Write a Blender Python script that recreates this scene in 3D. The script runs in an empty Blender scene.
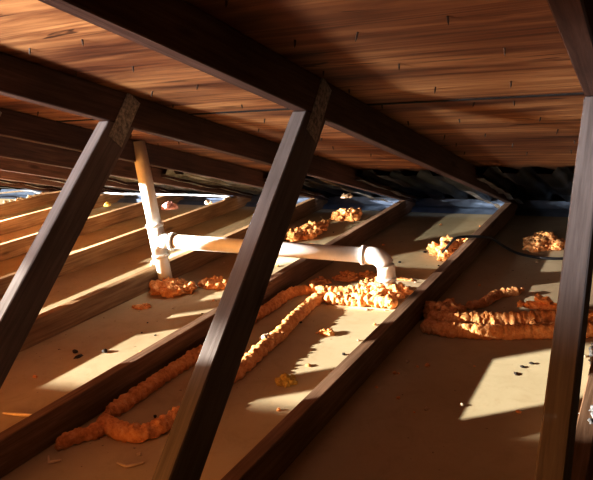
import bpy, bmesh, math, random
from mathutils import Vector, Matrix, noise
random.seed(7)
C = bpy.context.scene.collection
R = random.uniform

# ------------------------------------------------------------------ dimensions
S = 0.61            # truss spacing
HT = 0.019          # half thickness of the lumber
H = 0.089           # lumber depth
PITCH_FIT = 0.29279632
T = math.tan(PITCH_FIT); CP = math.cos(PITCH_FIT)
HV = H / CP         # vertical depth of the sloping chord
YT0, YB0 = -2.3002, -3.0138
WEB_SHIFT = {-3: 0.28}

# ------------------------------------------------------------------ helpers
def link(o, parent=None):
    C.objects.link(o)
    if parent is not None:
        o.parent = parent
    return o

def tag(o, label=None, cat=None, group=None, kind=None):
    if label: o['label'] = label
    if cat: o['category'] = cat
    if group: o['group'] = group
    if kind: o['kind'] = kind
    return o

def empty(name, loc):
    o = bpy.data.objects.new(name, None)
    o.empty_display_size = 0.05
    o.location = loc
    C.objects.link(o)
    return o

def mesh_obj(name, bm, mat, parent=None, loc=(0, 0, 0), rot=None, smooth=False):
    me = bpy.data.meshes.new(name)
    bmesh.ops.recalc_face_normals(bm, faces=bm.faces[:])
    bm.to_mesh(me); bm.free()
    me.materials.append(mat)
    if smooth:
        for p in me.polygons: p.use_smooth = True
    o = bpy.data.objects.new(name, me)
    o.location = loc
    if rot: o.rotation_euler = rot
    link(o, parent)
    return o

def prism(name, poly, x0, x1, ang, mat, parent=None, bev=0.0025):
    """Lumber: a polygon in the YZ plane, extruded in X, with local Y along the grain."""
    cy = sum(p[0] for p in poly) / len(poly); cz = sum(p[1] for p in poly) / len(poly)
    cx = (x0 + x1) / 2
    ca, sa = math.cos(ang), math.sin(ang)
    loc2 = [((p[0]-cy)*ca + (p[1]-cz)*sa, -(p[0]-cy)*sa + (p[1]-cz)*ca) for p in poly]
    bm = bmesh.new()
    a = [bm.verts.new((x0-cx, y, z)) for y, z in loc2]
    b = [bm.verts.new((x1-cx, y, z)) for y, z in loc2]
    bm.faces.new(a); bm.faces.new(b[::-1])
    n = len(a)
    for i in range(n):
        bm.faces.new((a[i], b[i], b[(i+1) % n], a[(i+1) % n]))
    bmesh.ops.recalc_face_normals(bm, faces=bm.faces[:])
    if bev: bmesh.ops.bevel(bm, geom=bm.edges[:], offset=bev, segments=1, affect='EDGES')
    px, py, pz = parent.location if parent else (0, 0, 0)
    return mesh_obj(name, bm, mat, parent, (cx-px, cy-py, cz-pz), (ang, 0, 0))

def box(bm, x0, x1, y0, y1, z0, z1):
    v = [bm.verts.new(p) for p in ((x0,y0,z0),(x1,y0,z0),(x1,y1,z0),(x0,y1,z0),(x0,y0,z1),(x1,y0,z1),(x1,y1,z1),(x0,y1,z1))]
    for f in ((0,3,2,1),(4,5,6,7),(0,1,5,4),(1,2,6,5),(2,3,7,6),(3,0,4,7)):
        bm.faces.new([v[i] for i in f])

def frame_at(d):
    d = d.normalized()
    up = Vector((0, 0, 1)) if abs(d.z) < 0.95 else Vector((0, 1, 0))
    s = d.cross(up).normalized()
    return s, s.cross(d).normalized()

def resample(pts, step):
    """Catmull-Rom through the points, then even spacing."""
    P = [Vector(p) for p in pts]
    Q = [P[0]*2-P[1]] + P + [P[-1]*2-P[-2]]
    fine = []
    for i in range(1, len(Q)-2):
        for k in range(16):
            t = k/16
            a, b, c, d = Q[i-1], Q[i], Q[i+1], Q[i+2]
            fine.append(0.5*((2*b)+(c-a)*t+(2*a-5*b+4*c-d)*t*t+(3*b-a-3*c+d)*t**3))
    fine.append(P[-1])
    out = [fine[0]]; acc = 0
    for a, b in zip(fine, fine[1:]):
        L = (b-a).length
        while L > 1e-9 and acc+L >= step:
            t = (step-acc)/L
            a = a.lerp(b, t); out.append(a); L = (b-a).length; acc = 0
        acc += L
    if (out[-1]-fine[-1]).length > step*0.3: out.append(fine[-1])
    return out

def sweep(bm, pts, rad, seg=16, caps=True):
    """Tube through pts; rad(i, s, theta) gives the radius."""
    rings = []; s = 0
    n = len(pts)
    for i, p in enumerate(pts):
        d = pts[min(i+1, n-1)] - pts[max(i-1, 0)]
        if i: s += (p-pts[i-1]).length
        u, v = frame_at(d)
        rings.append([bm.verts.new(p + (u*math.cos(t)+v*math.sin(t))*rad(i, s, t)) for t in [2*math.pi*k/seg for k in range(seg)]])
    for a, b in zip(rings, rings[1:]):
        for k in range(seg):
            bm.faces.new((a[k], a[(k+1) % seg], b[(k+1) % seg], b[k]))
    if caps:
        bm.faces.new(rings[0][::-1]); bm.faces.new(rings[-1])
    return rings

def lump(bm, c, r, sub=3, amp=0.35, freq=1.6, sx=1, sy=1, sz=1):
    seed = Vector((R(-50, 50), R(-50, 50), R(-50, 50)))
    g = bmesh.ops.create_icosphere(bm, subdivisions=sub, radius=1)
    for v in g['verts']:
        d = v.co.normalized()
        k = 1 + amp*noise.noise(d*freq+seed) + amp*0.6*noise.noise(d*freq*2.7+seed) + amp*0.3*noise.noise(d*freq*6+seed)
        v.co = Vector(c) + Vector((d.x*sx, d.y*sy, d.z*sz))*r*k

# ------------------------------------------------------------------ materials
def mat_base(name):
    m = bpy.data.materials.new(name); m.use_nodes = True
    nt = m.node_tree
    return m, nt, nt.nodes['Principled BSDF']

def ramp(nt, stops):
    n = nt.nodes.new('ShaderNodeValToRGB')
    e = n.color_ramp.elements
    while len(e) < len(stops): e.new(0.5)
    for i, (p, c) in enumerate(stops):
        e[i].position = p; e[i].color = (*c, 1)
    return n

def mapped(nt, scale, rot=(0, 0, 0), coord='Object'):
    tc = nt.nodes.new('ShaderNodeTexCoord'); mp = nt.nodes.new('ShaderNodeMapping')
    mp.inputs['Scale'].default_value = scale; mp.inputs['Rotation'].default_value = rot
    nt.links.new(tc.outputs[coord], mp.inputs['Vector'])
    return mp

def tex_noise(nt, mp, scale, detail=5, rough=0.6, dist=0.0):
    n = nt.nodes.new('ShaderNodeTexNoise')
    n.inputs['Scale'].default_value = scale; n.inputs['Detail'].default_value = detail
    n.inputs['Roughness'].default_value = rough; n.inputs['Distortion'].default_value = dist
    nt.links.new(mp.outputs[0], n.inputs['Vector'])
    return n

def mix(nt, a, b, fac, mode='MIX'):
    n = nt.nodes.new('ShaderNodeMix'); n.data_type = 'RGBA'; n.blend_type = mode
    for sock, val in ((n.inputs[6], a), (n.inputs[7], b), (n.inputs[0], fac)):
        if isinstance(val, (int, float)): sock.default_value = val
        elif isinstance(val, tuple): sock.default_value = (*val, 1)
        else: nt.links.new(val, sock)
    return n.outputs[2]

def bump(nt, bs, h, strength, dist=0.004):
    b = nt.nodes.new('ShaderNodeBump'); b.inputs['Strength'].default_value = strength; b.inputs['Distance'].default_value = dist
    nt.links.new(h, b.inputs['Height']); nt.links.new(b.outputs[0], bs.inputs['Normal'])

def lumber(name, dark, mid, light, rough=0.75):
    m, nt, bs = mat_base(name)
    info = nt.nodes.new('ShaderNodeObjectInfo')
    tc = nt.nodes.new('ShaderNodeTexCoord')
    add = nt.nodes.new('ShaderNodeVectorMath'); add.operation = 'ADD'
    mul = nt.nodes.new('ShaderNodeMath'); mul.operation = 'MULTIPLY'; mul.inputs[1].default_value = 17.0
    nt.links.new(info.outputs['Random'], mul.inputs[0])
    nt.links.new(tc.outputs['Object'], add.inputs[0]); nt.links.new(mul.outputs[0], add.inputs[1])
    mp = nt.nodes.new('ShaderNodeMapping'); mp.inputs['Scale'].default_value = (1, 0.045, 1)
    nt.links.new(add.outputs[0], mp.inputs['Vector'])
    g = tex_noise(nt, mp, 95, 6, 0.65, 0.4)
    r = ramp(nt, [(0.28, dark), (0.5, mid), (0.72, light)])
    nt.links.new(g.outputs['Fac'], r.inputs[0])
    mp2 = nt.nodes.new('ShaderNodeMapping'); mp2.inputs['Scale'].default_value = (1, 0.35, 1)
    nt.links.new(add.outputs[0], mp2.inputs['Vector'])
    b = tex_noise(nt, mp2, 9, 3, 0.5)
    r2 = ramp(nt, [(0.3, (0.62, 0.58, 0.55)), (0.7, (1.15, 1.12, 1.1))])
    nt.links.new(b.outputs['Fac'], r2.inputs[0])
    c = mix(nt, r.outputs[0], r2.outputs[0], 1.0, 'MULTIPLY')
    # knots
    mp3 = nt.nodes.new('ShaderNodeMapping'); mp3.inputs['Scale'].default_value = (1, 0.3, 1)
    nt.links.new(add.outputs[0], mp3.inputs['Vector'])
    vo = nt.nodes.new('ShaderNodeTexVoronoi'); vo.inputs['Scale'].default_value = 9
    nt.links.new(mp3.outputs[0], vo.inputs['Vector'])
    r3 = ramp(nt, [(0.05, (0.35, 0.28, 0.25)), (0.13, (1, 1, 1))])
    nt.links.new(vo.outputs['Distance'], r3.inputs[0])
    c = mix(nt, c, r3.outputs[0], 0.8, 'MULTIPLY')
    nt.links.new(c, bs.inputs['Base Color'])
    bs.inputs['Roughness'].default_value = rough
    bs.inputs['Specular IOR Level'].default_value = 0.25
    bump(nt, bs, g.outputs['Fac'], 0.35, 0.003)
    return m

M = {}
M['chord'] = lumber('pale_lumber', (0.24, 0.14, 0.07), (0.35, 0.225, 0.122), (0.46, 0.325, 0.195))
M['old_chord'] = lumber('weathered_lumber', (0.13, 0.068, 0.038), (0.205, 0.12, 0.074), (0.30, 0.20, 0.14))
M['rafter'] = lumber('shade_toned_lumber', (0.055, 0.026, 0.018), (0.095, 0.05, 0.036), (0.14, 0.08, 0.06))  # same wood as the chords, with shade put into the colour
M['web'] = lumber('web_lumber', (0.10, 0.083, 0.076), (0.15, 0.128, 0.12), (0.20, 0.175, 0.165))

def make_sheathing():
    m, nt, bs = mat_base('plywood_sheathing')
    mp = mapped(nt, (0.07, 1, 1))
    g = tex_noise(nt, mp, 15, 8, 0.6, 2.2)
    r = ramp(nt, [(0.25, (0.10, 0.036, 0.017)), (0.42, (0.27, 0.125, 0.052)), (0.58, (0.44, 0.24, 0.105)), (0.78, (0.60, 0.39, 0.20))])
    nt.links.new(g.outputs['Fac'], r.inputs[0])
    mp2 = mapped(nt, (0.16, 1, 1))
    b = tex_noise(nt, mp2, 4.2, 4, 0.55, 1.8)
    r2 = ramp(nt, [(0.36, (0.42, 0.30, 0.28)), (0.47, (0.85, 0.75, 0.7)), (0.6, (1.1, 1.05, 1.0))])
    nt.links.new(b.outputs['Fac'], r2.inputs[0])
    c = mix(nt, r.outputs[0], r2.outputs[0], 1.0, 'MULTIPLY')
    mp3 = mapped(nt, (0.05, 1, 1))
    s = tex_noise(nt, mp3, 30, 3, 0.5, 0.8)
    r3 = ramp(nt, [(0.30, (0.25, 0.18, 0.15)), (0.37, (1, 1, 1))])
    nt.links.new(s.outputs['Fac'], r3.inputs[0])
    c = mix(nt, c, r3.outputs[0], 0.8, 'MULTIPLY')
    # broad dark heartwood zones and long torn streaks
    mp4 = mapped(nt, (0.10, 1, 1)); h = tex_noise(nt, mp4, 2.1, 3, 0.5, 1.0)
    r4 = ramp(nt, [(0.40, (0.40, 0.26, 0.22)), (0.56, (1.0, 0.97, 0.92))])
    nt.links.new(h.outputs['Fac'], r4.inputs[0])
    c = mix(nt, c, r4.outputs[0], 0.85, 'MULTIPLY')
    mp5 = mapped(nt, (0.13, 1, 1)); q = tex_noise(nt, mp5, 22, 2, 0.4, 2.5)
    r5 = ramp(nt, [(0.27, (0.16, 0.10, 0.08)), (0.30, (1, 1, 1))])
    nt.links.new(q.outputs['Fac'], r5.inputs[0])
    c = mix(nt, c, r5.outputs[0], 0.9, 'MULTIPLY')
    nt.links.new(c, bs.inputs['Base Color'])
    bs.inputs['Roughness'].default_value = 0.65
    bs.inputs['Specular IOR Level'].default_value = 0.3
    bump(nt, bs, g.outputs['Fac'], 0.4, 0.004)
    return m
M['sheath'] = make_sheathing()

def make_drywall():
    m, nt, bs = mat_base('drywall_back_paper')
    mp = mapped(nt, (1, 1, 1))
    b = tex_noise(nt, mp, 3.2, 5, 0.6)
    r = ramp(nt, [(0.3, (0.45, 0.355, 0.225)), (0.7, (0.55, 0.45, 0.30))])
    nt.links.new(b.outputs['Fac'], r.inputs[0])
    sp = tex_noise(nt, mp, 55, 2, 0.5)
    r2 = ramp(nt, [(0.235, (0.25, 0.18, 0.12)), (0.28, (1, 1, 1))])
    nt.links.new(sp.outputs['Fac'], r2.inputs[0])
    c = mix(nt, r.outputs[0], r2.outputs[0], 0.9, 'MULTIPLY')
    st = tex_noise(nt, mp, 12, 6, 0.7, 0.8)
    r3 = ramp(nt, [(0.36, (0.72, 0.66, 0.6)), (0.5, (1, 1, 1))])
    nt.links.new(st.outputs['Fac'], r3.inputs[0])
    c = mix(nt, c, r3.outputs[0], 0.25, 'MULTIPLY')
    nt.links.new(c, bs.inputs['Base Color'])
    bs.inputs['Roughness'].default_value = 0.85
    bs.inputs['Specular IOR Level'].default_value = 0.15
    f = tex_noise(nt, mp, 160, 3, 0.6)
    bump(nt, bs, f.outputs['Fac'], 0.12, 0.002)
    return m
M['drywall'] = make_drywall()

def make_foam(name, deep, mid, pale, scale=70):
    m, nt, bs = mat_base(name)
    mp = mapped(nt, (1, 1, 1))
    n = tex_noise(nt, mp, scale, 5, 0.65)
    r = ramp(nt, [(0.3, deep), (0.52, mid), (0.75, pale)])
    nt.links.new(n.outputs['Fac'], r.inputs[0]); nt.links.new(r.outputs[0], bs.inputs['Base Color'])
    bs.inputs['Roughness'].default_value = 0.7
    bs.inputs['Specular IOR Level'].default_value = 0.3
    n2 = tex_noise(nt, mp, scale*2.2, 4, 0.7)
    bump(nt, bs, n2.outputs['Fac'], 0.9, 0.006)
    return m
M['foam'] = make_foam('orange_spray_foam', (0.66, 0.26, 0.085), (0.88, 0.44, 0.17), (0.95, 0.66, 0.38))
M['yfoam'] = make_foam('yellow_spray_foam', (0.35, 0.22, 0.04), (0.62, 0.42, 0.09), (0.78, 0.62, 0.22))
M['wool'] = make_foam('grey_insulation_wool', (0.05, 0.05, 0.055), (0.22, 0.21, 0.21), (0.5, 0.48, 0.46), 120)
M['scrap'] = make_foam('pale_scrap', (0.4, 0.28, 0.18), (0.66, 0.54, 0.4), (0.8, 0.72, 0.6), 90)
M['pink'] = make_foam('pink_scrap', (0.45, 0.2, 0.22), (0.7, 0.42, 0.42), (0.85, 0.7, 0.7), 60)

def simple(name, col, rough, metal=0.0, spec=0.5, n_scale=None, var=0.25, trans=0.0):
    m, nt, bs = mat_base(name)
    bs.inputs['Roughness'].default_value = rough; bs.inputs['Metallic'].default_value = metal
    bs.inputs['Specular IOR Level'].default_value = spec
    mp = mapped(nt, (1, 1, 1)); n = tex_noise(nt, mp, n_scale or 20, 4, 0.6)
    r = ramp(nt, [(0.3, tuple(c*(1-var) for c in col)), (0.7, tuple(min(1, c*(1+var)) for c in col))])
    nt.links.new(n.outputs['Fac'], r.inputs[0]); nt.links.new(r.outputs[0], bs.inputs['Base Color'])
    if trans: bs.inputs['Transmission Weight'].default_value = trans
    return m
M['pvc'] = simple('white_pvc', (0.74, 0.745, 0.735), 0.42, n_scale=12, var=0.12)
M['pvc_dark'] = simple('pvc_cement_purple', (0.12, 0.10, 0.09), 0.5)
M['plate'] = simple('galvanised_plate', (0.34, 0.33, 0.30), 0.6, 0.5, n_scale=90, var=0.6)
M['nail'] = simple('rusty_nail', (0.06, 0.035, 0.022), 0.6, 0.4)
M['cable'] = simple('black_cable', (0.02, 0.02, 0.022), 0.3)
M['wcable'] = simple('white_cable', (0.62, 0.66, 0.74), 0.45)
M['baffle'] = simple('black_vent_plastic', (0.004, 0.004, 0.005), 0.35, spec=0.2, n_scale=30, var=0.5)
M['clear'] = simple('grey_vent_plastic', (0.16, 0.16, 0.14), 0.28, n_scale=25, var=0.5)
M['flange'] = simple('pale_vent_plastic', (0.42, 0.44, 0.45), 0.35, n_scale=25, var=0.4)
M['foil'] = simple('daylight_tinted_flashing', (0.15, 0.19, 0.27), 0.35, 0.5, n_scale=18, var=0.3)  # blue of the soffit daylight is mixed into this colour
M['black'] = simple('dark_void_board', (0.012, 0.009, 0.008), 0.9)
M['debris'] = simple('dark_debris', (0.03, 0.018, 0.012), 0.8)
M['stick'] = simple('pale_sliver_wood', (0.66, 0.54, 0.40), 0.7)

# ------------------------------------------------------------------ the setting
def struct(name, bm, mat, **k):
    o = mesh_obj(name, bm, mat, **k); o['kind'] = 'structure'; return o

X0, X1 = -4.6, 2.4
YR = -6.4           # ridge
bm = bmesh.new(); box(bm, X0, X1, -9.0, 0.34, -0.013, 0.0)
struct('floor', bm, M['drywall'])

def roof_z(y): return H + HV - T*y          # underside of the sheathing
def roof_sheet(name, y0, y1, drop=0.0, th=0.012):
    ym = (y0+y1)/2; L = (y1-y0)/CP
    bm = bmesh.new(); box(bm, X0, X1, -L/2, L/2, 0, th)
    o = struct(name, bm, M['sheath'], loc=(0, ym, roof_z(ym)-drop), rot=(-PITCH_FIT, 0, 0))
    return o
roof_sheet('ceiling', -1.943, 0.75, -0.0005)
roof_sheet('ceiling', -3.166, -1.9455, -0.0005)
roof_sheet('ceiling', -4.386, -3.17, -0.0005)
roof_sheet('ceiling', YR, -4.39, -0.0005)
bm = bmesh.new(); box(bm, X0, X1, -0.006, 0.006, -0.0022, 0.0)      # black strip standing in for the shade in the sheet seam
struct('seam_shade_strip', bm, M['black'], loc=(0, -1.945, roof_z(-1.945)), rot=(-PITCH_FIT, 0, 0))
ym = (YR+0.75)/2; bm = bmesh.new(); box(bm, X0, X1, -(0.75-YR)/2/CP, (0.75-YR)/2/CP, 0.0135, 0.016)
struct('ceiling', bm, M['black'], loc=(0, ym, roof_z(ym)), rot=(-PITCH_FIT, 0, 0))
bm = bmesh.new()
zr = roof_z(YR)
v = [bm.verts.new(p) for p in ((X0, YR, zr), (X1, YR, zr), (X1, -9.0, zr-0.8), (X0, -9.0, zr-0.8))]
bm.faces.new(v); bmesh.ops.solidify(bm, geom=bm.faces[:], thickness=0.012)
struct('ceiling', bm, M['sheath'])
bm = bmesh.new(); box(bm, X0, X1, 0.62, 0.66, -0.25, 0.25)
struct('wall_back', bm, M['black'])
bm = bmesh.new()
poly = [(-9.0, 0.0), (-3.12, 0.0), (-3.12-1.23*1.6, 1.6), (-6.4, 2.1), (-9.0, 1.3)]
va = [bm.verts.new((X0-0.03, y, z)) for y, z in poly]; vb = [bm.verts.new((X0-0.01, y, z)) for y, z in poly]
bm.faces.new(va); bm.faces.new(vb[::-1])
for i in range(5): bm.faces.new((va[i], vb[i], vb[(i+1) % 5], va[(i+1) % 5]))
struct('sun_block_panel', bm, M['rafter'])  # added unseen panel, slanted edge shaped to cut off the sun beam
# plate and flashing along the eave
bm = bmesh.new()
pf = [(0.075, 0.001), (0.115, 0.022), (0.16, 0.024), (0.20, 0.062), (0.21, 0.062), (0.21, 0.0)]
va = [bm.verts.new((X0, y, z)) for y, z in pf]; vb = [bm.verts.new((X1, y, z)) for y, z in pf]
bm.faces.new(va); bm.faces.new(vb[::-1])
for i in range(6): bm.faces.new((va[i], vb[i], vb[(i+1) % 6], va[(i+1) % 6]))
struct('trim_1', bm, M['foil'])

# ------------------------------------------------------------------ trusses
TR_LABEL = {
 1: 'closest roof truss at the right frame edge, grey-brown web nearly upright',
 0: 'roof truss whose dark leaning web crosses the photo centre before the white pipe',
 -1: 'roof truss whose leaning web crosses the left side of the photo',
 -2: 'roof truss just behind the upright white pipe, sunlit pale bottom chord',
 -3: 'second roof truss behind the upright white pipe, its chord passing behind the tee',
 -4: 'third roof truss behind the upright white pipe, wide sunlit chord top',
 -5: 'fourth roof truss behind the upright white pipe, narrow sunlit chord',
 -6: 'far roof truss behind the left web, its chord end strewn with pale scraps',
 -7: 'far roof truss, its lower chord end just inside the left frame edge',
 -8: 'farthest roof truss, only its dark top chord showing at the left edge',
}
TRUSS = {}
for n in range(-6, 2):
    x = n*S
    t = empty('roof_truss', (x, -1.5, 0.0)); TRUSS[n] = t
    tag(t, TR_LABEL[n], 'roof truss', 'roof trusses')
    a, b = x-HT, x+HT
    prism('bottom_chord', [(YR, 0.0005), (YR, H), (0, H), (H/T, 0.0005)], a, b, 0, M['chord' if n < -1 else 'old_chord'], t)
    e = 0.0006
    prism('top_chord', [(YR, H-T*YR+e), (0.60, H-T*0.60+e), (0.60, H-T*0.60+HV-e), (YR, H-T*YR+HV-e)], a, b, -PITCH_FIT, M['rafter'], t)
    # web leaning away from the camera: near face from (YB,H) up to (YT, underside)
    YB, YT = YB0+WEB_SHIFT.get(n, 0), YT0+WEB_SHIFT.get(n, 0)
    zt = H-T*YT
    d = Vector((YT-YB, zt-H)).normalized(); nn = Vector((d.y, -d.x))*H
    # far face meets chord underside and the bottom chord top
    p0 = Vector((YB, H+e)); p1 = Vector((YT, zt-e))
    q0y = YB + nn.x - d.x/d.y*(nn.y)                     # far line at z = H
    # far line point: (YB+nn.x, H+nn.y) + s d ; underside z = H - T*y
    fx, fz = YB+nn.x, H+nn.y
    s = (H-T*fx-fz)/(d.y+T*d.x)
    q1 = (fx+d.x*s, fz+d.y*s-e)
    if n >= -4: prism('web', [tuple(p0), (q0y, H+e), q1, tuple(p1)], a, b, math.atan2(d.y, d.x), M['web'], t)
    # web leaning the other way, toward the ridge
    yb2 = -2.853; sl = -1.10
    d2 = Vector((sl, 1)).normalized(); n2 = Vector((-d2.y, d2.x))*H     # offset to the ridge side
    def hit(y0, z0):
        s = (H-T*y0-z0)/(d2.y+T*d2.x); return (y0+d2.x*s, z0+d2.y*s-e)
    zq = 0.235                                            # where it meets the other web
    yq = yb2+sl*(zq-H)
    A1 = (yq, zq)
    B0y = yb2-H*math.sqrt(1+sl*sl)
    ynear = YB
    if n >= -3: prism('web', [(YB-0.002, H+e), A1, hit(yb2, H), hit(B0y, H), (B0y, H+e)], a+0.0004, b-0.0004, math.atan2(d2.y, d2.x), M['web'], t)
    # toothed nail plates on the face toward the right
    def plate(cy, cz, ang, w, h):
        bm = bmesh.new()
        box(bm, -0.0008, 0.0008, -w/2, w/2, -h/2, h/2)
        for i in range(int(w/0.013)):
            for k in range(int(h/0.026)):
                yy = -w/2+0.0065+i*0.013; zz = -h/2+0.013+k*0.026
                box(bm, 0.0008, 0.0022, yy-0.002, yy+0.002, zz-0.006, zz+0.006)
        mesh_obj('nail_plate', bm, M['plate'], t, (b+0.0012-x, cy+1.5, cz), (ang, 0, 0))
    ym = (YT+q1[0])/2
    plate(ym+0.012, H-T*ym+0.012, -0.72, 0.055, 0.15)
    plate(-2.93, H+0.02, 0.0, 0.15, 0.075)

# ------------------------------------------------------------------ camera
camd = bpy.data.cameras.new('camera'); cam = bpy.data.objects.new('camera', camd); C.objects.link(cam)
fw = Vector((-0.48622594, 0.83830764, -0.24662651)); rt = Vector((0.87224121, 0.48263718, -0.0790988)); up = Vector((-0.05272199, 0.25357769, 0.96587719))
mt = Matrix((rt, up, -fw)).transposed().to_4x4(); mt.translation = Vector((0.71607, -3.5942, 0.8582))
cam.matrix_world = mt
camd.sensor_fit = 'HORIZONTAL'; camd.sensor_width = 36.0; camd.lens = 641.77/593*36.0
camd.clip_start = 0.02; camd.clip_end = 60
bpy.context.scene.camera = cam

# ------------------------------------------------------------------ vent pipe
pipe = empty('drain_vent_pipe', (-1.15, -1.545, 0))
tag(pipe, 'white plastic vent pipe: upright, tee, long level run over the joists and elbow down', 'pipe')
def pl(p): return Vector(p) - pipe.location
def tube(name, pts, r, mat=M['pvc'], seg=28, parent=pipe):
    bm = bmesh.new(); sweep(bm, [pl(p) for p in pts], lambda i, s, t: r, seg)
    o = mesh_obj(name, bm, mat, parent, smooth=False)
    for p in o.data.polygons: p.use_smooth = len(p.vertices) == 4
    return o
RP = 0.0305
foot = Vector((-1.150, -1.545, 0.004)); head = Vector((-1.205, -1.545, roof_z(-1.545)+0.0))
axis = (head-foot).normalized()
tz = 0.213
tee = foot + axis*tz
elb = Vector((-0.182, -1.375, 0.160))
run = (elb-tee).normalized()
tube('lower_riser', [foot, tee], RP)
tube('upper_riser', [tee, head], RP)
# tee body with three hub rings
bm = bmesh.new()
sweep(bm, [pl(tee-axis*0.068), pl(tee+axis*0.068)], lambda i, s, t: RP+0.0045, 28)
sweep(bm, [pl(tee), pl(tee+run*0.075)], lambda i, s, t: RP+0.0045, 28)
to = mesh_obj('tee_fitting', bm, M['pvc'], pipe)
for p in to.data.polygons: p.use_smooth = len(p.vertices) == 4
for c, d in ((tee-axis*0.068, axis), (tee+axis*0.068, axis), (tee+run*0.075, run)):
    bm = bmesh.new(); sweep(bm, [pl(c-d*0.007), pl(c+d*0.007)], lambda i, s, t: RP+0.0085, 28)
    o = mesh_obj('hub_ring', bm, M['pvc'], to)
    for p in o.data.polygons: p.use_smooth = len(p.vertices) == 4
bm = bmesh.new(); sweep(bm, [pl(tee+run*0.083), pl(tee+run*0.0865)], lambda i, s, t: RP+0.001, 28)
mesh_obj('cement_line', bm, M['pvc_dark'], to)['label'] = 'dark cement line at the tee outlet'
tube('horizontal_run', [tee+run*0.03, elb-run*0.05], RP)
dn = Vector((0.0, 0.0, -1))
corner = []
for k in range(13):
    a = k/12*math.pi/2
    rr = 0.05
    corner.append(elb - run*rr + run*rr*math.sin(a) + dn*rr*(1-math.cos(a)))
eo = tube('elbow_fitting', [elb-run*0.085] + corner + [elb+dn*0.085], RP+0.0045)
for c, d in ((elb-run*0.088, run), (elb+dn*0.088, dn)):
    bm = bmesh.new(); sweep(bm, [pl(c-d*0.006), pl(c+d*0.006)], lambda i, s, t: RP+0.0085, 28)
    o = mesh_obj('hub_ring', bm, M['pvc'], eo)
    for p in o.data.polygons: p.use_smooth = len(p.vertices) == 4
tube('drop_leg', [elb+dn*0.06, Vector((elb.x, elb.y, 0.004))], RP)

# ------------------------------------------------------------------ spray foam
def foam_bead(path, r, label, group=None, flat=0.85, ridge=0.22, freq=230, lumps=0, name='foam_bead', mat=None, nz=0.34):
    pts = resample([(x, y, 0) for x, y in path], 0.004)
    seed = Vector((R(-90, 90), R(-90, 90), 0))
    n = len(pts)
    bm = bmesh.new()
    P = []
    for i, p in enumerate(pts):
        w = noise.noise(Vector((i*0.03, 0, 0))+seed)*r*0.35
        d = (pts[min(i+1, n-1)]-pts[max(i-1, 0)]).normalized()
        P.append(p + Vector((-d.y, d.x, 0))*w + Vector((0, 0, r*flat*0.82)))
    def rad(i, s, t):
        endt = min(1, (i+0.6)/5, (n-0.4-i)/5)
        k = 1 + ridge*(abs(math.sin(s*freq/2+2.2*noise.noise(Vector((s*30, t, 0))+seed)+0.5*math.sin(t)))*1.2-0.6)
        k += nz*noise.noise(Vector((s*42, math.cos(t)*1.3, math.sin(t)*1.3))+seed)
        k += 0.2*noise.noise(Vector((s*120, math.cos(t)*3, math.sin(t)*3))+seed)
        return r*k*math.sqrt(max(0.05, endt))
    sweep(bm, P, rad, 18)
    for _ in range(lumps):
        p = random.choice(P); q = r*R(0.22, 0.5)
        lump(bm, (p.x+R(-r, r)*0.9, p.y+R(-r, r)*0.9, max(q*0.6, p.z+R(-0.2, 0.7)*r)), q, 3, 0.75)
    for v in bm.verts:
        v.co.z = max(0.0005, v.co.z)
    c = P[n//2]
    for v in bm.verts: v.co -= Vector((c.x, c.y, 0))
    o = mesh_obj(name, bm, mat or M['foam'], None, (c.x, c.y, 0), smooth=True)
    tag(o, label, 'spray foam', group)
    return o

def foam_clump(c, rx, ry, hz, label, n=14, group=None, mat=None, name='foam_clump', z0=0.0, cat='spray foam', small=(0.25, 0.5)):
    bm = bmesh.new()
    lump(bm, (0, 0, hz*0.15), 1.0, 3, 0.35, 1.6, rx*0.85, ry*0.85, hz*0.35)
    for k in range(n):
        a = R(0, 6.283); q = 0.92*math.sqrt(R(0, 1))
        px, py = q*rx*math.cos(a), q*ry*math.sin(a)
        s = min(rx, ry, hz*1.3)*R(*small)
        lump(bm, (px, py, min(hz, s*0.6 + R(0, 1)*(1-q)*hz*0.7)), s, 3, 0.75, 1.6, R(.8, 1.3), R(.8, 1.3), R(.7, 1.0))
    for v in bm.verts: v.co.z = max(0.0006, v.co.z)
    o = mesh_obj(name, bm, mat or M['foam'], None, (c[0], c[1], z0), smooth=True)
    tag(o, label, cat, group)
    return o
# positions are floor coordinates (x across the trusses, y toward the eave)
foam_bead([(-0.545,-2.50),(-0.55,-2.36),(-0.553,-2.20),(-0.552,-2.05),(-0.556,-1.86),(-0.552,-1.65),(-0.548,-1.50),(-0.50,-1.44),(-0.42,-1.43)], 0.021,
          'long orange foam bead sealing the joint along the foot of a joist, shaded', lumps=6)
foam_bead([(-0.545,-2.53),(-0.50,-2.545),(-0.43,-2.56),(-0.385,-2.545),(-0.365,-2.49),(-0.355,-2.40),(-0.354,-2.28),(-0.358,-2.12),(-0.375,-1.92),(-0.40,-1.72),(-0.415,-1.55),(-0.405,-1.48)], 0.022,
          'longest orange foam bead, hooked at the near end and passing behind the middle web', lumps=14)
foam_bead([(-0.565,-2.665),(-0.535,-2.61),(-0.50,-2.565)], 0.019, 'short stubby orange foam bead forking off the hooked bead beside the joist', lumps=4)
foam_bead([(-0.425,-1.45),(-0.34,-1.44),(-0.26,-1.41),(-0.16,-1.43)], 0.026, 'sunlit orange foam bead running to the elbow, far one of two side by side', lumps=34, ridge=0.3)
foam_bead([(-0.385,-1.52),(-0.30,-1.50),(-0.20,-1.49),(-0.10,-1.49)], 0.024, 'sunlit orange foam bead running to the elbow, near one of two side by side', lumps=22, ridge=0.3)
foam_clump((-0.19,-1.375), 0.075, 0.06, 0.07, 'sunlit orange foam mound packed around the foot of the pipe elbow', 34)
foam_clump((-1.10,-1.58), 0.11, 0.06, 0.045, 'orange foam mound around the foot of the upright white pipe', 34)
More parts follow.
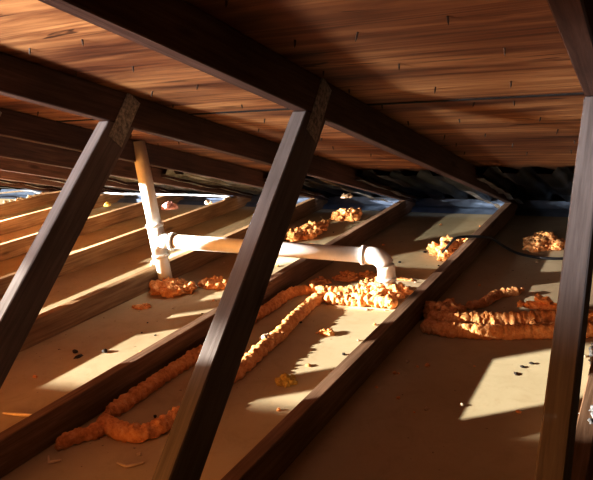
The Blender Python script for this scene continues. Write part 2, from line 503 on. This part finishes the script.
foam_clump((-0.93,-1.46), 0.10, 0.06, 0.03, 'dark orange foam trail right of the upright pipe foot', 22)
foam_bead([(0.05,-1.60),(0.16,-1.60),(0.29,-1.555),(0.42,-1.50),(0.575,-1.45)], 0.030, 'thick orange foam bead behind the right web, upper one of a pair', lumps=14, ridge=0.12, freq=300, nz=0.2)
foam_bead([(0.05,-1.67),(0.16,-1.675),(0.29,-1.645),(0.42,-1.595),(0.575,-1.54)], 0.025, 'thick orange foam bead behind the right web, lower one of a pair', lumps=6, ridge=0.13, freq=300, nz=0.18)
foam_clump((0.09,-1.53), 0.075, 0.06, 0.055, 'brown-orange foam heap at the left end of the paired beads, against the joist', 26)
foam_clump((0.40,-1.44), 0.075, 0.03, 0.05, 'pale pinkish sunlit foam lump on top of the paired foam beads', 10, z0=0.035)
foam_bead([(0.14,-1.43),(0.19,-1.38),(0.22,-1.27),(0.29,-1.22)], 0.017, 'thin knobbly foam strand curling behind the paired foam beads', lumps=16)
foam_clump((0.27,-0.52), 0.085, 0.13, 0.06, 'orange foam heap on the shaded drywall beside the right web, near the eave', 70, small=(.15,.34))
foam_clump((-0.105,-0.74), 0.07, 0.13, 0.055, 'bright sunlit foam lump against the middle joist where the black cable starts', 26)
foam_clump((-0.43,-1.22), 0.07, 0.05, 0.025, 'dark orange foam patch under the level pipe, left of its elbow', 14)
foam_clump((-0.36,-1.16), 0.05, 0.04, 0.02, 'small dark foam patch behind the level pipe near its elbow', 10)
foam_clump((-0.30,-1.27), 0.04, 0.03, 0.02, 'small orange foam crumb pile in front of the elbow drop', 8)
foam_clump((-0.52,-1.30), 0.05, 0.05, 0.02, 'dark orange foam crumbs at the joist foot below the level pipe', 10)
foam_clump((-0.97,-0.55), 0.07, 0.22, 0.035, 'rusty orange foam rubble along a joist beside the middle web, above the pipe', 34, small=(.3,.6))
foam_clump((-0.92,-0.15), 0.10, 0.09, 0.04, 'rusty orange foam rubble at the eave right of the middle web', 24, small=(.3,.6))
foam_clump((-0.80,-0.85), 0.10, 0.07, 0.02, 'scattered rusty foam crumbs just above the level pipe right of the middle web', 16)
foam_clump((-0.195,-2.155), 0.028, 0.022, 0.028, 'yellow foam lump alone on the drywall in a sunlit streak', 18, mat=M['yfoam'], small=(.3,.6))
foam_clump((-0.24,-1.79), 0.024, 0.018, 0.02, 'small sunlit foam crumb standing between the long bead and the middle joist', 7)
foam_clump((-0.385,-1.95), 0.026, 0.02, 0.022, 'white scrap stuck to the side of the long foam bead', 7, mat=M['scrap'], name='foam_scrap', z0=0.02, cat='scrap')
foam_clump((-1.44,-1.27), 0.035, 0.03, 0.03, 'round tan foam crumb in a sunlit streak left of the upright pipe', 9, mat=M['scrap'])
foam_clump((-0.70,-2.42), 0.03, 0.04, 0.025, 'curled orange foam scrap behind the left joist, near the left web', 8)
foam_clump((-1.09,-1.78), 0.05, 0.03, 0.012, 'thin foam drips on the sunlit drywall in front of the upright pipe', 9, small=(.3,.5))
foam_clump((-0.20,-1.17), 0.07, 0.02, 0.012, 'flat orange foam crumb row right of the elbow', 9)

# loose crumbs, one object each
def crumb(c, r, label, group, mat, name='foam_crumb', cat='crumb', long=1.0):
    bm = bmesh.new()
    lump(bm, (0, 0, r*0.45), r, 2, 0.55, 1.5, long*R(.8, 1.2), R(.7, 1.1), R(.5, .8))
    for v in bm.verts: v.co.z = max(0.0005, v.co.z)
    o = mesh_obj(name, bm, mat, None, (c[0], c[1], 0), (0, 0, R(0, 3.1)), smooth=True)
    tag(o, label, cat, group); return o
for k in range(26):
    crumb((R(0.06, 0.56), R(-2.2, -1.7)) if k < 15 else (R(0.06, 0.56), R(-1.2, -0.2)), R(0.003, 0.008),
          'tiny foam crumb on the shaded drywall between the middle joist and the right web', 'crumbs in the right bay', random.choice((M['foam'], M['scrap'])))
for k in range(34):
    crumb((R(-0.52, -0.06), R(-2.7, -0.2)), R(0.003, 0.008), 'tiny foam crumb on the drywall between the middle joist and the left joist', 'crumbs in the middle bay', random.choice((M['foam'], M['scrap'], M['debris'])))
for k in range(34):
    crumb((R(-1.15, -0.68), R(-2.4, -0.1)), R(0.003, 0.008), 'tiny foam crumb on the drywall around the upright pipe foot', 'crumbs in the pipe bay', random.choice((M['foam'], M['scrap'], M['debris'])))
for k, (x, y) in enumerate(((-1.00,-2.21),(-0.955,-2.235),(-0.90,-2.17))):
    crumb((x, y), 0.009, ('flat black debris flake near the left web foot, farthest left of three', 'flat black debris flake near the left web foot, middle of three', 'flat black debris flake lying in the sunlit patch behind the left joist')[k], None, M['debris'], 'debris_flake', 'debris', 1.8)
for k, (x, y) in enumerate(((0.405,-1.83),(0.425,-1.80),(0.395,-1.88))):
    crumb((x, y), 0.005, ('black flake in the sunlit patch beside the right web, leftmost', 'black flake in the sunlit patch beside the right web, farthest', 'black flake in the sunlit patch beside the right web, nearest')[k], None, M['debris'], 'debris_flake', 'debris', 1.7)
def sliver(pts, r, label, mat=None, name='wood_sliver', cat='wood sliver'):
    P = [Vector(p) for p in pts]; c = P[0].copy(); c.z = 0
    bm = bmesh.new(); sweep(bm, [p-c for p in P], lambda i, s, t: r*(1 if 0 < i < len(P)-1 else .6), 6)
    return tag(mesh_obj(name, bm, mat or M['stick'], None, c), label, cat)
sliver([(-0.86,-2.60,.006),(-0.80,-2.59,.008),(-0.745,-2.57,.006)], 0.005, 'pale wood sliver on the drywall at the left frame edge, behind the left joist')
sliver([(-0.37,-2.655,.004),(-0.335,-2.66,.006),(-0.31,-2.63,.004)], 0.004, 'curled pale wood sliver on the drywall in front of the hooked foam bead')
sliver([(-0.555,-2.70,.004),(-0.53,-2.72,.005),(-0.51,-2.70,.004)], 0.004, 'short pale wood sliver at the foot of the left joist, near the bottom left corner')

# cables
P = resample([(-0.115,-0.875,.03),(-0.085,-0.845,.075),(-0.06,-0.82,.098),(-0.02,-0.79,.097),(0.035,-0.765,.094),(0.075,-0.72,.075),(0.11,-0.68,.035),(0.16,-0.68,.008),(0.22,-0.72,.006),(0.30,-0.745,.006),(0.40,-0.72,.006),(0.60,-0.55,.006)], 0.012)
bm = bmesh.new(); c = P[0].copy(); c.z = 0
sweep(bm, [p-c for p in P], lambda i, s, t: 0.0062, 10)
tag(mesh_obj('electric_cable', bm, M['cable'], None, c, smooth=True), 'black cable draped over the middle joist and along the shaded drywall to the right', 'cable')
P = resample([(-4.9,-0.10,.10),(-4.6,-0.05,.098),(-4.25,-0.18,.097),(-3.95,-0.02,.10),(-3.66,-0.10,.097),(-3.3,0.0,.12),(-2.95,-0.05,.10),(-2.6,-0.10,.11),(-2.3,-0.03,.097),(-2.0,-0.05,.10),(-1.83,-0.06,.097)], 0.02)
bm = bmesh.new(); c = P[0].copy(); c.z = 0
sweep(bm, [p-c for p in P], lambda i, s, t: 0.0065, 10)
tag(mesh_obj('electric_cable', bm, M['wcable'], None, c, smooth=True), 'white cable wandering over the far joist ends along the eave behind the upright pipe', 'cable')
# scraps on the far joist ends
foam_clump((-2.25,-0.20), 0.07, 0.05, 0.05, 'crumpled pinkish scrap at the eave just right of the upright pipe', 14, mat=M['pink'], name='crumpled_scrap', z0=0.03, cat='scrap')
foam_clump((-1.99,-0.10), 0.03, 0.025, 0.025, 'small white scrap at the eave between the pinkish scrap and the middle web', 6, mat=M['scrap'], name='paper_scrap', z0=0.05, cat='scrap')
foam_clump((-1.83,-0.10), 0.016, 0.03, 0.018, 'small white scrap on top of a joist end left of the middle web', 5, mat=M['scrap'], name='paper_scrap', z0=H, cat='scrap')
foam_clump((-2.83,-0.22), 0.03, 0.025, 0.03, 'yellow foam bit at the eave just left of the upright pipe', 6, mat=M['yfoam'], name='foam_scrap', z0=0.04, cat='scrap')
for k in range(9):
    foam_clump((-3.66+R(-0.012, 0.012), -0.45+k*0.05), 0.02, 0.022, 0.022, 'pale scrap in the row strewn along a far joist end behind the left web', 5, 'scraps on the far joist end', mat=M['scrap'], name='paper_scrap', z0=H, cat='scrap')
foam_clump((-0.98,-0.02), 0.03, 0.03, 0.03, 'pale foam knob in the dark eave just right of the middle web', 6, mat=M['scrap'], z0=0.10)

# grey wool scraps on the right-hand truss
foam_clump((0.640,-1.86), 0.035, 0.13, 0.07, 'grey fuzzy insulation tuft at the right frame edge beside the right web', 30, mat=M['wool'], name='insulation_tuft', z0=0.06, cat='insulation', small=(.5, .8))
foam_clump((0.640,-2.17), 0.03, 0.09, 0.05, 'dark fuzzy insulation tuft at the right frame edge, lower of two', 26, mat=M['wool'], name='insulation_tuft', z0=0.05, cat='insulation', small=(.5, .8))

# ------------------------------------------------------------------ vent baffles under the sheathing at the eave
def baffle(n, mat, label, y0, y1, dip, lip):
    """Corrugated plastic tray between truss n-1 and truss n."""
    xa, xb = (n-1)*S+HT+0.006, n*S-HT-0.006
    seed = Vector((R(-40, 40), R(-40, 40), 0))
    t = empty('vent_baffle', ((xa+xb)/2, y0, roof_z(y0)-0.02)); o0 = t.location.copy()
    tag(t, label, 'vent baffle', 'vent baffles in the eave')
    nx, ny = 56, 26
    def P(i, j, off=0.0):
        u, w = i/nx, j/ny
        x = xa+(xb-xa)*u; y = y0+(y1-y0)*w
        q = (u*4) % 1.0
        cor = min(1, max(0, (abs(q-0.5)-0.17)/0.1))*0.028
        z = roof_z(y)-0.010-cor-dip*w-lip*max(0, 1-w*7)
        z += 0.016*noise.noise(Vector((x*9, y*7, 0))+seed)*min(1, w*3+0.2)
        return Vector((x, y+0.02*noise.noise(Vector((x*6, 9, 0))+seed), z-off))-o0
    bm = bmesh.new()
    V = [[bm.verts.new(P(i, j)) for i in range(nx+1)] for j in range(ny+1)]
    for j in range(ny):
        for i in range(nx):
            bm.faces.new((V[j][i], V[j][i+1], V[j+1][i+1], V[j+1][i]))
    mesh_obj('corrugated_sheet', bm, mat, t, smooth=True)
    for i0, i1 in ((0, 3), (nx-3, nx)):
        bm = bmesh.new()
        V = [[bm.verts.new(P(i, j, 0.07 if i0 and n > -2 else 0.02)) for i in (i0, i1)] for j in range(ny+1)]
        for j in range(ny): bm.faces.new((V[j][0], V[j][1], V[j+1][1], V[j+1][0]))
        bmesh.ops.solidify(bm, geom=bm.faces[:], thickness=0.003)
        mesh_obj('side_flange', bm, M['flange'], t)['label'] = 'grey flange'
    return t
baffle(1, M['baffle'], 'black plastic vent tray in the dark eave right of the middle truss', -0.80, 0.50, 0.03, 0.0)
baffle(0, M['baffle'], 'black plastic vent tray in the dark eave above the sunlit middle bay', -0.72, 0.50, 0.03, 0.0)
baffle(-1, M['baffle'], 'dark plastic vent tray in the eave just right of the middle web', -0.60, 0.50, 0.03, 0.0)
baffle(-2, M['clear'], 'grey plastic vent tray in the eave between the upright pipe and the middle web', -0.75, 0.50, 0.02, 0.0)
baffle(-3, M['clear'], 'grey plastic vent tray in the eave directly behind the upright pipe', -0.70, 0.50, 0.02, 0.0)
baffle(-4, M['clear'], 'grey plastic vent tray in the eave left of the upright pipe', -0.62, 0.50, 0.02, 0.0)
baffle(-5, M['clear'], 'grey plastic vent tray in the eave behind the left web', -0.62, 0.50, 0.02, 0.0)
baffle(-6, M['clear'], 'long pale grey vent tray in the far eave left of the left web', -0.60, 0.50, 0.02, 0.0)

# ------------------------------------------------------------------ roofing nails poking through the sheathing
nail_bm = bmesh.new()
sweep(nail_bm, [Vector((0, 0, 0.004)), Vector((0, 0, -0.008)), Vector((0, 0, -0.014))], lambda i, s, t: (0.0022, 0.0020, 0.0003)[i], 8)
nail_me = None
def nail(x, y, label, group):
    global nail_me
    if nail_me is None:
        o = mesh_obj('roofing_nail', nail_bm, M['nail']); nail_me = o.data
    else:
        o = bpy.data.objects.new('roofing_nail', nail_me); C.objects.link(o)
    o.location = (x, y, roof_z(y)); o.rotation_euler = (-PITCH_FIT+R(-.25, .25), R(-.25, .25), 0)
    o.scale = (1, 1, R(0.8, 1.25))
    tag(o, label, 'nail', group)
for i in range(9):
    for k in range(3):
        nail(0.06+k*0.19+R(-.05, .05), -2.66+i*0.19+R(-.03, .03), 'nail point poking through the brown sheathing right of the middle truss', 'nails right of the middle truss')
for i in range(10):
    for k in range(3):
        nail(-0.55+k*0.19+R(-.05, .05), -2.76+i*0.18+R(-.03, .03), 'nail point poking through the lit sheathing between the middle and left trusses', 'nails between the middle and left trusses')
for i in range(5):
    for k in range(3):
        nail(-1.16+k*0.19+R(-.05, .05), -2.25+i*0.19+R(-.03, .03), 'nail point poking through the sheathing around the upright pipe top', 'nails near the pipe top')
# pale chips caught in the sheathing


# ------------------------------------------------------------------ lights
def sun(name, d, e, col, ang):
    l = bpy.data.lights.new(name, 'SUN'); l.energy = e; l.color = col; l.angle = ang
    o = bpy.data.objects.new(name, l); C.objects.link(o)
    o.rotation_euler = Vector(d).to_track_quat('-Z', 'Y').to_euler(); o.location = (-6, -5, 2)
    return o
sun('sun_through_gable', (3.4, 1.87, -1.0), 17.0, (0.97, 1.0, 0.93), math.radians(0.7))
def area(name, loc, d, sx, sy, e, col):
    l = bpy.data.lights.new(name, 'AREA'); l.shape = 'RECTANGLE'; l.size = sx; l.size_y = sy; l.energy = e; l.color = col
    o = bpy.data.objects.new(name, l); C.objects.link(o)
    o.location = loc; o.rotation_euler = Vector(d).to_track_quat('-Z', 'Y').to_euler()
    return o
def point(name, loc, r, e, col):
    l = bpy.data.lights.new(name, 'POINT'); l.shadow_soft_size = r; l.energy = e; l.color = col
    o = bpy.data.objects.new(name, l); C.objects.link(o); o.location = loc
    return o
WARM = (1.0, 0.43, 0.095)
area('warm_fill_behind', (-2.6, -5.6, 0.6), (0.15, 1, 0.05), 3.4, 0.8, 165, WARM)  # added fill lamp standing in for warm bounced light
point('warm_fill_left', (-2.75, -3.5, 0.42), 0.35, 70, WARM)  # added fill lamp, warms sheathing and floor from the left
area('soffit_daylight', (-2.1, 0.0, 0.085), (0, 1, -0.6), 4.1, 0.02, 0.4, (0.45, 0.65, 1.0))
def spot(name, loc, target, e, col, ang, blend, r):
    l = bpy.data.lights.new(name, 'SPOT'); l.energy = e; l.color = col; l.spot_size = math.radians(ang); l.spot_blend = blend; l.shadow_soft_size = r
    o = bpy.data.objects.new(name, l); C.objects.link(o); o.location = loc
    o.rotation_euler = (Vector(target)-Vector(loc)).to_track_quat('-Z', 'Y').to_euler()
spot('cool_fill_behind', (-1.0, -4.0, 0.66), (-0.32, -2.6, 1.0), 420, (0.74, 0.88, 1.0), 52, 0.5, 0.12)  # added spot to brighten the near faces of the webs
spot('cool_fill_right', (0.37, -4.7, 0.80), (0.61, -2.5, 0.68), 320, (0.85, 0.92, 1.0), 13, 0.7, 0.06)  # added narrow spot for the near face of the right web
spot('eave_fill_middle', (-1.62, -2.0, 0.47), (-0.14, -0.48, 0.0), 260, (0.97, 1.0, 0.93), 25, 0.15, 0.008)  # added sun-coloured spot inside the attic, lights the middle bay at the eave
spot('eave_fill_pipe_bay', (-2.2, -2.0, 0.47), (-0.76, -0.5, 0.0), 260, (0.97, 1.0, 0.93), 25, 0.15, 0.008)  # added indoor spot, lights the far floor of the pipe bay
spot('eave_fill_far_bay', (-2.8, -2.05, 0.47), (-1.38, -0.6, 0.0), 260, (0.97, 1.0, 0.93), 27, 0.15, 0.008)  # added indoor spot for the bay beyond the pipe
spot('joist_fill_left', (-4.3, -1.9, 0.58), (-2.0, -0.45, 0.09), 3400, (1.0, 0.97, 0.92), 50, 0.3, 0.012)  # added indoor spot to brighten the tops of the left joists
spot('pipe_fill', (-1.55, -2.25, 0.56), (-0.27, -1.40, 0.17), 480, (1.0, 0.98, 0.95), 17, 0.2, 0.008)  # added narrow spot that whitens the level pipe and its elbow
w = bpy.data.worlds.new('world'); bpy.context.scene.world = w; w.use_nodes = True
w.node_tree.nodes['Background'].inputs[0].default_value = (1.0, 0.5, 0.22, 1)
w.node_tree.nodes['Background'].inputs[1].default_value = 0.02
vs = bpy.context.scene.view_settings
vs.view_transform = 'Standard'; vs.look = 'None'; vs.exposure = 0.35; vs.gamma = 0.8
